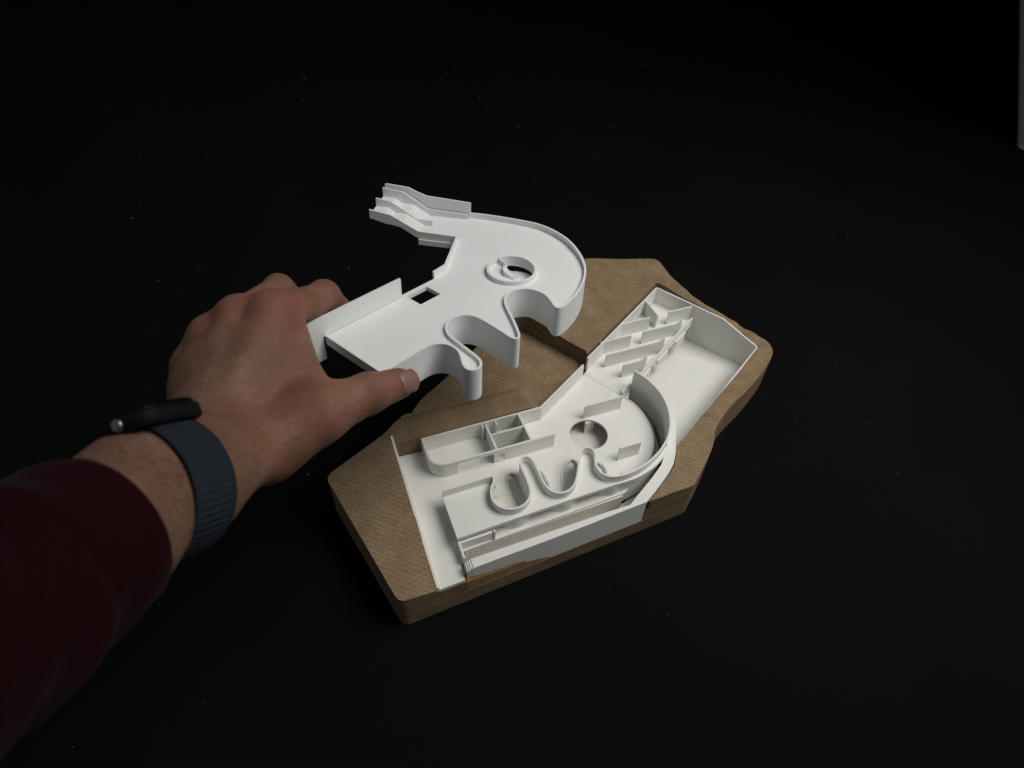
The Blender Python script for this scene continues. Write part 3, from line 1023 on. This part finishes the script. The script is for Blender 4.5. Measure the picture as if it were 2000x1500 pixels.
def build_hand():
    h = 1.15
    lo = np.array((-142.0, 140.0, 138.0))
    hi = np.array((62.0, 396.0, 290.0))
    n = np.ceil((hi - lo) / h).astype(int)
    gx, gy, gz = [(lo[i] + h * np.arange(n[i])).astype(np.float32) for i in range(3)]
    BIG = 40.0

    def smin(a, b, k):
        t = np.clip(0.5 + 0.5 * (b - a) / k, 0, 1)
        return b * (1 - t) + a * t - k * t * (1 - t)

    def cone(fld, a, b, ra, rb, k, sq=None):
        a = np.array(a[:3], np.float32)
        b = np.array(b[:3], np.float32)
        m = max(ra, rb) + k + 6
        mn, mx = np.minimum(a, b) - m, np.maximum(a, b) + m
        i0 = np.clip(((mn - lo) / h).astype(int), 0, n)
        i1 = np.clip(((mx - lo) / h).astype(int) + 1, 0, n)
        if np.any(i1 <= i0):
            return
        sl = tuple(slice(i0[i], i1[i]) for i in range(3))
        X = gx[sl[0]][:, None, None]
        Y = gy[sl[1]][None, :, None]
        Z = gz[sl[2]][None, None, :]
        d = b - a
        L2 = float(d @ d) + 1e-9
        t = np.clip(((X - a[0]) * d[0] + (Y - a[1]) * d[1] + (Z - a[2]) * d[2]) / L2, 0, 1)
        dist = np.sqrt((X - a[0] - t * d[0]) ** 2 + (Y - a[1] - t * d[1]) ** 2 + (Z - a[2] - t * d[2]) ** 2) - (ra + (rb - ra) * t)
        fld[sl] = smin(fld[sl], dist, k)

    body = np.full(n, BIG, np.float32)
    bdir = np.cross(AX, TOW)
    bdir /= np.linalg.norm(bdir)
    cone(body, CUFF - (FA - CUFF) * 0.35, CUFF, 27.0, 28.0, 6)
    cone(body, CUFF, FA, 28.5, 26.8, 8)
    cone(body, FA, WR, 26.6, 25.6, 8)
    cone(body, WR, (-55, 250, 212), 25.4, 21.5, 10)
    for c, f in zip(carpal, (index, middle, ringf, little)):
        cone(body, c, f[0], c[3], f[0][3] * 0.97, 8)
    cone(body, (-44.1, 272.1, 209.2), carpal[1], 17, 18, 8)
    for p, q in ((index, middle), (middle, ringf), (ringf, little)):
        cone(body, p[0], q[0], p[0][3] * 0.93, q[0][3] * 0.93, 8)
        c0_, c1_ = np.array(p[0][:3]) * 0.7 + np.array(carpal[1][:3]) * 0.3, np.array(q[0][:3]) * 0.7 + np.array(carpal[2][:3]) * 0.3
        cone(body, c0_, c1_, 12.4, 12.4, 9)
        pp, qq = np.array(p[0][:3]), np.array(q[0][:3])
        m_ = 0.5 * (pp + qq) - TOW * 1.0 + 0.18 * (0.5 * (np.array(p[1][:3]) + np.array(q[1][:3])) - 0.5 * (pp + qq))
        cone(body, m_, 0.5 * (pp + qq), 8.0, 9.0, 7)
    cone(body, thenar[0], thenar[1], 17, 14, 9)
    cone(body, hypo[0], hypo[1], 17, 13, 9)
    cone(body, hypo[1], ringf[0], 12, 10, 8)
    cone(body, thenar[0], hypo[0], 15, 15, 9)
    cone(body, web[0], web[1], 8.6, 12.5, 9)
    cone(body, web[2], web[1], 15, 12.5, 9)
    cone(body, web[2], index[0], 14, 10, 9)
    cone(body, thumb[0], thumb[1], 16.5, 14.2, 8)
    cone(body, WR, thumb[0], 21, 16, 10)
    # tendons, veins and knuckles on the back of the hand
    for c, f, r in zip(carpal, (index, middle, ringf, little), (3.6, 3.8, 3.8, 3.6)):
        c3, f3 = np.array(c[:3]), np.array(f[0][:3])
        a = c3 + (f3 - c3) * 0.38 + TOW * (c[3] - 3.6)
        b = f3 + TOW * (f[0][3] - 2.6) - (f3 - c3) / np.linalg.norm(f3 - c3) * 5
        cone(body, a, b, r - 1.0, r, 5)
    for f, r in zip((index, middle, ringf, little), (7.8, 7.4, 6.8, 6.2)):
        f3 = np.array(f[0][:3])
        cone(body, f3 + TOW * (f[0][3] - r + 0.9), f3 + TOW * (f[0][3] - r + 0.7) - CUP * 3.0, r, r, 8)
    vein = [(-30, 300, 0), (-38, 286, 0), (-36, 272, 0), (-44, 258, 0)]
    for pth in ([index[0], (-20, 300, 224, 0), (-33, 284, 222.8, 0), (-38, 268, 222.3, 0)], [(-28, 312, 226.2, 0), (-33, 284, 222.8, 0)]):
        for p, q in zip(pth, pth[1:]):
            cone(body, p[:3], q[:3], 1.7, 1.7, 3.5)
    # wrist bone on the little-finger side
    total = body.copy()
    for f in (index, middle, ringf, little):
        fl = np.full(n, BIG, np.float32)
        for p, q in zip(f, f[1:]):
            cone(fl, p, q, p[3] * 0.95, q[3] * 0.95, 3.0)
        for p in f[1:3]:
            p3 = np.array(p[:3])
            out = p3 - 0.5 * (np.array(f[0][:3]) + np.array(f[-1][:3]))
            out /= np.linalg.norm(out)
            cone(fl, p3 + out * 2.2, p3 + out * 2.3, p[3] - 1.2, p[3] - 1.2, 3.5)
        total = np.minimum(total, smin(body, fl, 5.5))
    fl = np.full(n, BIG, np.float32)
    for p, q in zip(thumb, thumb[1:]):
        cone(fl, p, q, p[3], q[3], 4.0)
    t2, t3 = np.array(thumb[2][:3]), np.array(thumb[3][:3])
    cone(fl, t2 + TOW * 1.4, t2 + TOW * 1.5, 10.4, 10.4, 4)
    pad = np.cross(t3 - t2, np.cross(TOW, t3 - t2))
    pad /= np.linalg.norm(pad)
    cone(fl, t3 - (t3 - t2) * 0.25 - pad * 1.8, t3 - pad * 1.2, 8.6, 7.6, 3)
    total = np.minimum(total, smin(body, fl, 8.0))

    # surface nets
    s = total < 0
    c = np.zeros(np.array(n) - 1, np.int8)
    for i in (0, 1):
        for j in (0, 1):
            for k in (0, 1):
                c += s[i:n[0] - 1 + i, j:n[1] - 1 + j, k:n[2] - 1 + k]
    act = (c > 0) & (c < 8)
    idx = np.argwhere(act)
    vid = np.full(act.shape, -1, np.int64)
    vid[act] = np.arange(len(idx))
    acc = np.zeros((len(idx), 3))
    cnt = np.zeros(len(idx))
    corners = [(i, j, k) for i in (0, 1) for j in (0, 1) for k in (0, 1)]
    for a in corners:
        for ax in range(3):
            if a[ax]:
                continue
            b = list(a)
            b[ax] = 1
            fa = total[idx[:, 0] + a[0], idx[:, 1] + a[1], idx[:, 2] + a[2]]
            fb = total[idx[:, 0] + b[0], idx[:, 1] + b[1], idx[:, 2] + b[2]]
            m = (fa < 0) != (fb < 0)
            t = np.where(m, fa / np.where(m, fa - fb, 1), 0)
            p = np.tile(np.array(a, float), (len(idx), 1))
            p[:, ax] += t
            acc += p * m[:, None]
            cnt += m
    V = lo + h * (idx + acc / cnt[:, None])
    quads = []
    for ax in range(3):
        b1, b2 = [(1, 2), (2, 0), (0, 1)][ax]
        sh = [slice(0, n[i]) for i in range(3)]
        A = s[tuple(slice(0, n[i] - 1) if i == ax else slice(0, n[i]) for i in range(3))]
        B = s[tuple(slice(1, n[i]) if i == ax else slice(0, n[i]) for i in range(3))]
        e = np.argwhere(A != B)
        e = e[(e[:, b1] > 0) & (e[:, b2] > 0) & (e[:, b1] < n[b1] - 1) & (e[:, b2] < n[b2] - 1)]
        ins = A[e[:, 0], e[:, 1], e[:, 2]]
        o1 = np.zeros(3, int)
        o1[b1] = 1
        o2 = np.zeros(3, int)
        o2[b2] = 1
        q = [vid[tuple((e - o).T)] for o in (o1 + o2, o2, np.zeros(3, int), o1)]
        Q = np.stack(q, 1)
        Q[~ins] = Q[~ins][:, ::-1]
        quads.append(Q)
    Q = np.concatenate(quads)
    Q = Q[(Q >= 0).all(1)]
    # keep only the one continuous surface
    lab = np.arange(len(V))
    while True:
        old = lab.copy()
        mn = lab[Q].min(1)
        for k in range(4):
            np.minimum.at(lab, Q[:, k], mn)
        lab = lab[lab]
        if (lab == old).all():
            break
    main = np.bincount(lab).argmax()
    keep = lab == main
    new = np.cumsum(keep) - 1
    Q = new[Q[keep[Q[:, 0]]]]
    V = V[keep]
    # light smoothing
    for it in range(3):
        sm = np.zeros_like(V)
        ct = np.zeros(len(V))
        for a, b in ((0, 1), (1, 2), (2, 3), (3, 0)):
            np.add.at(sm, Q[:, a], V[Q[:, b]])
            np.add.at(ct, Q[:, a], 1)
            np.add.at(sm, Q[:, b], V[Q[:, a]])
            np.add.at(ct, Q[:, b], 1)
        V = V * 0.5 + 0.5 * sm / np.maximum(ct, 1)[:, None]
    return V, Q


HV, HQ = build_hand()
person = empty('person', W((-94.1, 182.9, 220)))
tag(person, 'left hand in a maroon sleeve reaching in to hold the upper floor model', 'person')
pT = lambda p: ((p[0] + 94.1) * MM, (p[1] - 182.9) * MM, (p[2] - 220) * MM)
me = bpy.data.meshes.new('hand')
me.from_pydata([pT(v) for v in HV], [], HQ.tolist())
me.update()
hand = link('hand', me, SKIN, person, True)
# redder skin over the knuckles, the thumb and its root
fl = np.zeros(len(HV))
for c, r, s in ((index[0], 15, 1.0), (middle[0], 13, 0.6), (ringf[0], 12, 0.5), (thumb[1], 20, 0.55), (thumb[3], 15, 0.5), (thumb[0], 22, 0.35), (middle[3], 18, 0.9), (index[1], 12, 0.35), (index[2], 14, 0.5)):
    d = np.linalg.norm(HV - np.array(c[:3]), axis=1)
    fl = np.maximum(fl, s * np.exp(-((np.maximum(0, d - 8)) / r) ** 2))
at = me.attributes.new('flush', 'FLOAT', 'POINT')
at.data.foreach_set('value', fl.astype(np.float32))
cs_, cw_ = np.zeros(len(HV)), np.zeros(len(HV))
for f, i, wd, am in ((thumb, 2, 6.5, 1.0), (thumb, 1, 7.0, 0.35), (index, 0, 7.0, 0.6), (middle, 0, 7.0, 0.5), (ringf, 0, 7.0, 0.45), (index, 1, 6.0, 0.9), (middle, 1, 6.0, 0.9)):
    p_ = np.array(f[i][:3])
    d_ = np.array(f[min(i + 1, 3)][:3]) - np.array(f[max(i - 1, 0)][:3])
    d_ /= np.linalg.norm(d_)
    r_ = HV - p_
    s_ = r_ @ d_
    pr = np.linalg.norm(r_ - s_[:, None] * d_, axis=1)
    w_ = am * np.exp(-(s_ / wd) ** 2) * (pr < f[i][3] + 6)
    m_ = w_ > cw_
    cs_[m_], cw_[m_] = s_[m_], w_[m_]
for nm_, ar_ in (('crease_s', cs_), ('crease_w', cw_)):
    q_ = me.attributes.new(nm_, 'FLOAT', 'POINT')
    q_.data.foreach_set('value', ar_.astype(np.float32))
# dark hairs: thick on the forearm, thinner towards the knuckles and on the outer wrist
al = (HV - WR) @ AX
hy = np.clip(1.0 - (al + 10) / 70.0, 0, 1)
hy *= 1.0
ah_ = me.attributes.new('hairy', 'FLOAT', 'POINT')
ah_.data.foreach_set('value', hy.astype(np.float32))


def surf_patch(name, centre, u, v, nrm, hu, hv, bulge, th, mat, parent):
    """small curved plate (a nail): u along, v across, nrm outwards"""
    nu, nv = 10, 10
    V, Fc = [], []
    c = np.array(centre)
    for lay in (0, 1):
        for i in range(nu + 1):
            for j in range(nv + 1):
                a = 2 * i / nu - 1
                b = 2 * j / nv - 1
                w = hv * (1 - 0.10 * max(0, -a) ** 2) * math.sqrt(max(0.0, 1 - 0.42 * max(0, abs(a)) ** 6))
                p = c + u * hu * a + v * w * b + nrm * (-bulge * b * b - 0.35 * a * a + (th if lay else 0))
                V.append(tuple(p))
    m = (nu + 1) * (nv + 1)
    for i in range(nu):
        for j in range(nv):
            a = i * (nv + 1) + j
            q = (a, a + 1, a + nv + 2, a + nv + 1)
            Fc.append(tuple(x + m for x in q))
            Fc.append(q[::-1])
    for i in range(nu):
        for j in (0, nv):
            a = i * (nv + 1) + j
            Fc.append((a, a + nv + 1, a + nv + 1 + m, a + m))
    for j in range(nv):
        for i in (0, nu):
            a = i * (nv + 1) + j
            Fc.append((a, a + 1, a + 1 + m, a + m))
    return link(name, mesh_from(V, Fc, pT), mat, parent, True)


t2, t3 = np.array(thumb[2][:3]), np.array(thumb[3][:3])
tu = (t3 - t2) / np.linalg.norm(t3 - t2)
tn = TOW + 0.10 * CRI - 0.10 * CUP
tn = tn - tu * (tn @ tu)
tn /= np.linalg.norm(tn)
tn = tn + 0.16 * tu
tn /= np.linalg.norm(tn)
tuu = tu - tn * (tu @ tn)
tuu /= np.linalg.norm(tuu)
tv = np.cross(tn, tuu)
surf_patch('thumb_nail', t3 + tn * 9.35 + tuu * 1.4, tuu, tv, tn, 7.0, 6.9, 2.7, 0.5, NAIL, person)

# sleeve over the forearm
def sleeve():
    P = np.array(((-94.1, 182.9, 250.8), (-113.5, 157.1, 268.0), (-126.4, 129.3, 288.6), (-139.7, 108.4, 302.7), (-170, 70, 330)))
    seg = np.linalg.norm(np.diff(P, axis=0), axis=1)
    s = np.concatenate([[0], np.cumsum(seg)])
    nS, nA = 70, 72
    V, Fc = [], []
    rr = random.Random(3)
    for lay in (0, 1):
        for i in range(nS + 1):
            q = s[-1] * (i / nS) ** 1.4
            c = np.array([np.interp(q, s, P[:, k]) for k in range(3)])
            q2 = min(s[-1], q + 6)
            t = np.array([np.interp(q2, s, P[:, k]) for k in range(3)]) - np.array([np.interp(max(0, q - 6), s, P[:, k]) for k in range(3)])
            t /= np.linalg.norm(t)
            e1 = np.cross(t, TOW)
            e1 /= np.linalg.norm(e1)
            e2 = np.cross(e1, t)
            tilt = 0.0
            for j in range(nA):
                a = 2 * math.pi * j / nA
                r1 = 32.4 + 7.6 * (1 - math.exp(-q / 40.0))
                r2 = r1 - 1.0
                fold = 1.1 * math.sin(3 * a + q * 0.10) * min(1, q / 25) + 0.9 * math.sin(5 * a - q * 0.21 + 1) * min(1, q / 40) + 1.3 * math.sin(q * 0.16 + 2 * math.sin(a)) * min(1, q / 30)
                r_ = -1.6 * lay + fold
                p = c + e1 * math.cos(a) * (r1 + r_) + e2 * math.sin(a) * (r2 + r_)
                V.append(tuple(p))
    m = (nS + 1) * nA
    for lay in (0, 1):
        for i in range(nS):
            for j in range(nA):
                a = lay * m + i * nA + j
                b = lay * m + i * nA + (j + 1) % nA
                Fc.append((a, b, b + nA, a + nA))
    for j in range(nA):
        Fc.append((j, (j + 1) % nA, m + (j + 1) % nA, m + j))
    return link('sleeve', mesh_from(V, Fc, pT), SLEEVE, person, True)


sleeve()

# ------------------------------------------------------------------ wristwatch
NW = -0.36 * CRI + 0.93 * CUP
NW = NW - AX * (NW @ AX)
NW /= np.linalg.norm(NW)
BW = np.cross(AX, NW)
WC = WR - AX * 11.5
bdir = BW
watch = empty('wristwatch', W(tuple(WC)))
tag(watch, 'black smartwatch on a ribbed navy woven band round the wrist', 'watch')
wT = lambda p: ((p[0] - WC[0]) * MM, (p[1] - WC[1]) * MM, (p[2] - WC[2]) * MM)


def band():
    nA, nB = 520, 8
    V, Fc = [], []
    e2 = np.cross(bdir, AX)
    e2 /= np.linalg.norm(e2)
    hw = 11.5
    for lay in (0, 1):
        for j in range(nA):
            a = 2 * math.pi * j / nA
            for k in range(nB + 1):
                w = 2 * k / nB - 1
                edge = 0.8 * abs(w) ** 6
                rib = 0.42 * (0.5 + 0.5 * math.sin(a * 62)) * (1 - abs(w) ** 8) if lay == 0 else 0
                r1, r2 = 30.2, 29.6
                off = (2.0 + rib - edge) if lay == 0 else -0.2
                rad = np.array((math.cos(a) * r1, math.sin(a) * r2))
                nn = np.array((math.cos(a) / r1, math.sin(a) / r2))
                nn /= np.linalg.norm(nn)
                q = rad + nn * off
                V.append(tuple(WC + bdir * q[0] + e2 * q[1] + AX * hw * w))
    m = nA * (nB + 1)
    for lay in (0, 1):
        for j in range(nA):
            for k in range(nB):
                a = lay * m + j * (nB + 1) + k
                b = lay * m + ((j + 1) % nA) * (nB + 1) + k
                Fc.append((a, b, b + 1, a + 1))
    for j in range(nA):
        for k in (0, nB):
            a = j * (nB + 1) + k
            b = ((j + 1) % nA) * (nB + 1) + k
            Fc.append((a, b, b + m, a + m))
    return link('band', mesh_from(V, Fc, wT), BAND, watch, True)


band()


def slab_round(name, c, ex, ey, ez, hx, hy, z0, z1, r, dome, mat, parent, inset=0.0):
    """rounded-corner slab with softened rims: ex, ey in plane, ez outwards"""
    rings = []
    prof = [(0.0, z0, -1.2), (0.0, z0 + 1.0, 0.0), (0.0, z1 - 1.4, 0.0), (0.0, z1 - 0.4, -0.5), (0.0, z1, -1.4), (dome, z1 + dome, -8.0)]
    n = 40
    V, Fc = [], []
    for _, z, ins in prof:
        for i in range(n):
            a = 2 * math.pi * i / n
            ca, sa = math.cos(a), math.sin(a)
            p = 4.2
            kx = math.copysign(abs(ca) ** (2 / p), ca)
            ky = math.copysign(abs(sa) ** (2 / p), sa)
            V.append(tuple(c + ex * kx * (hx + ins - inset) + ey * ky * (hy + ins - inset) + ez * z))
    for k in range(len(prof) - 1):
        for i in range(n):
            Fc.append((k * n + i, k * n + (i + 1) % n, (k + 1) * n + (i + 1) % n, (k + 1) * n + i))
    Fc.append(tuple(range(n))[::-1])
    Fc.append(tuple((len(prof) - 1) * n + i for i in range(n)))
    return link(name, mesh_from(V, Fc, wT), mat, parent, True)


WT = WC + NW * 24.6 + BW * 3.0
case_o = slab_round('case', WT, BW, AX, NW, 22.0, 18.5, 0.0, 7.2, 6, 0.0, CASE, watch)
slab_round('screen', WT + NW * 5.4, BW, AX, NW, 20.5, 17.2, 0.0, 4.2, 6, 0.5, GLASS, case_o)


def cyl(name, c, ax, r, hl, mat, n=28):
    ax = ax / np.linalg.norm(ax)
    u = np.cross(ax, NW)
    if np.linalg.norm(u) < 0.1:
        u = np.cross(ax, BW)
    u /= np.linalg.norm(u)
    v = np.cross(ax, u)
    V, Fc = [], []
    for z, rr_ in ((-hl, r), (hl * 0.5, r), (hl * 0.9, r * 0.86), (hl, r * 0.6)):
        for i in range(n):
            a = 2 * math.pi * i / n
            rk = rr_ * (1 + (0.03 if i % 2 else 0))
            V.append(tuple(c + ax * z + u * rk * math.cos(a) + v * rk * math.sin(a)))
    for k in range(3):
        for i in range(n):
            Fc.append((k * n + i, k * n + (i + 1) % n, (k + 1) * n + (i + 1) % n, (k + 1) * n + i))
    Fc.append(tuple(range(n))[::-1])
    Fc.append(tuple(3 * n + i for i in range(n)))
    return link(name, mesh_from(V, Fc, wT), mat, case_o, True)


cyl('crown', WT - AX * 19.3 + NW * 4.2 + BW * 9.0, -AX, 2.7, 1.2, STEEL)

# ------------------------------------------------------------------ lint on the cloth
def lint():
    V, Fc = [], []
    spots = [(-30.5, 382.5, 4.2, 0.6), (413, 294.8, 1.6, 0.3), (414.5, 298.4, 1.4, 1.2), (93.8, 1186.7, 5, 0.4), (719.4, 548.4, 2.2, 1.0), (60, 660, 3, 1.1), (-42, 402, 1.2, 0.2), (-20, 380, 1.0, 0.4)]
    r = random.Random(11)
    for _ in range(230):
        x = r.uniform(-260, 900)
        y = r.uniform(60, 1500)
        spots.append((x, y, r.choice((0.5, 0.5, 0.6, 0.7, 0.9, 1.6)) * (1 + (y > 700) * 0.9), r.uniform(0, 3.14)))
    for x, y, L, a in spots:
        z = cloth_z(x, y) + 0.05
        d = Vector((math.cos(a), math.sin(a), 0)) * L * 0.5
        nrm = Vector((-math.sin(a), math.cos(a), 0)) * min(0.32, L * 0.3)
        c = Vector((x, y, z))
        k = len(V)
        mid_ = c + nrm * r.uniform(-0.8, 0.8) + Vector((0, 0, 0.45))
        for p in (c - d, mid_ - nrm * 0.6, c + d, mid_ + nrm * 0.6, mid_ + Vector((0, 0, 0.4))):
            V.append((p.x, p.y, p.z))
        Fc += [(k, k + 1, k + 4), (k + 1, k + 2, k + 4), (k + 2, k + 3, k + 4), (k + 3, k, k + 4), (k, k + 3, k + 2, k + 1)]
    o = link('lint', mesh_from(V, Fc, W), LINT)
    tag(o, 'pale lint and dust specks scattered on the black cloth', 'lint', kind='stuff')


lint()
bpy.context.view_layer.update()
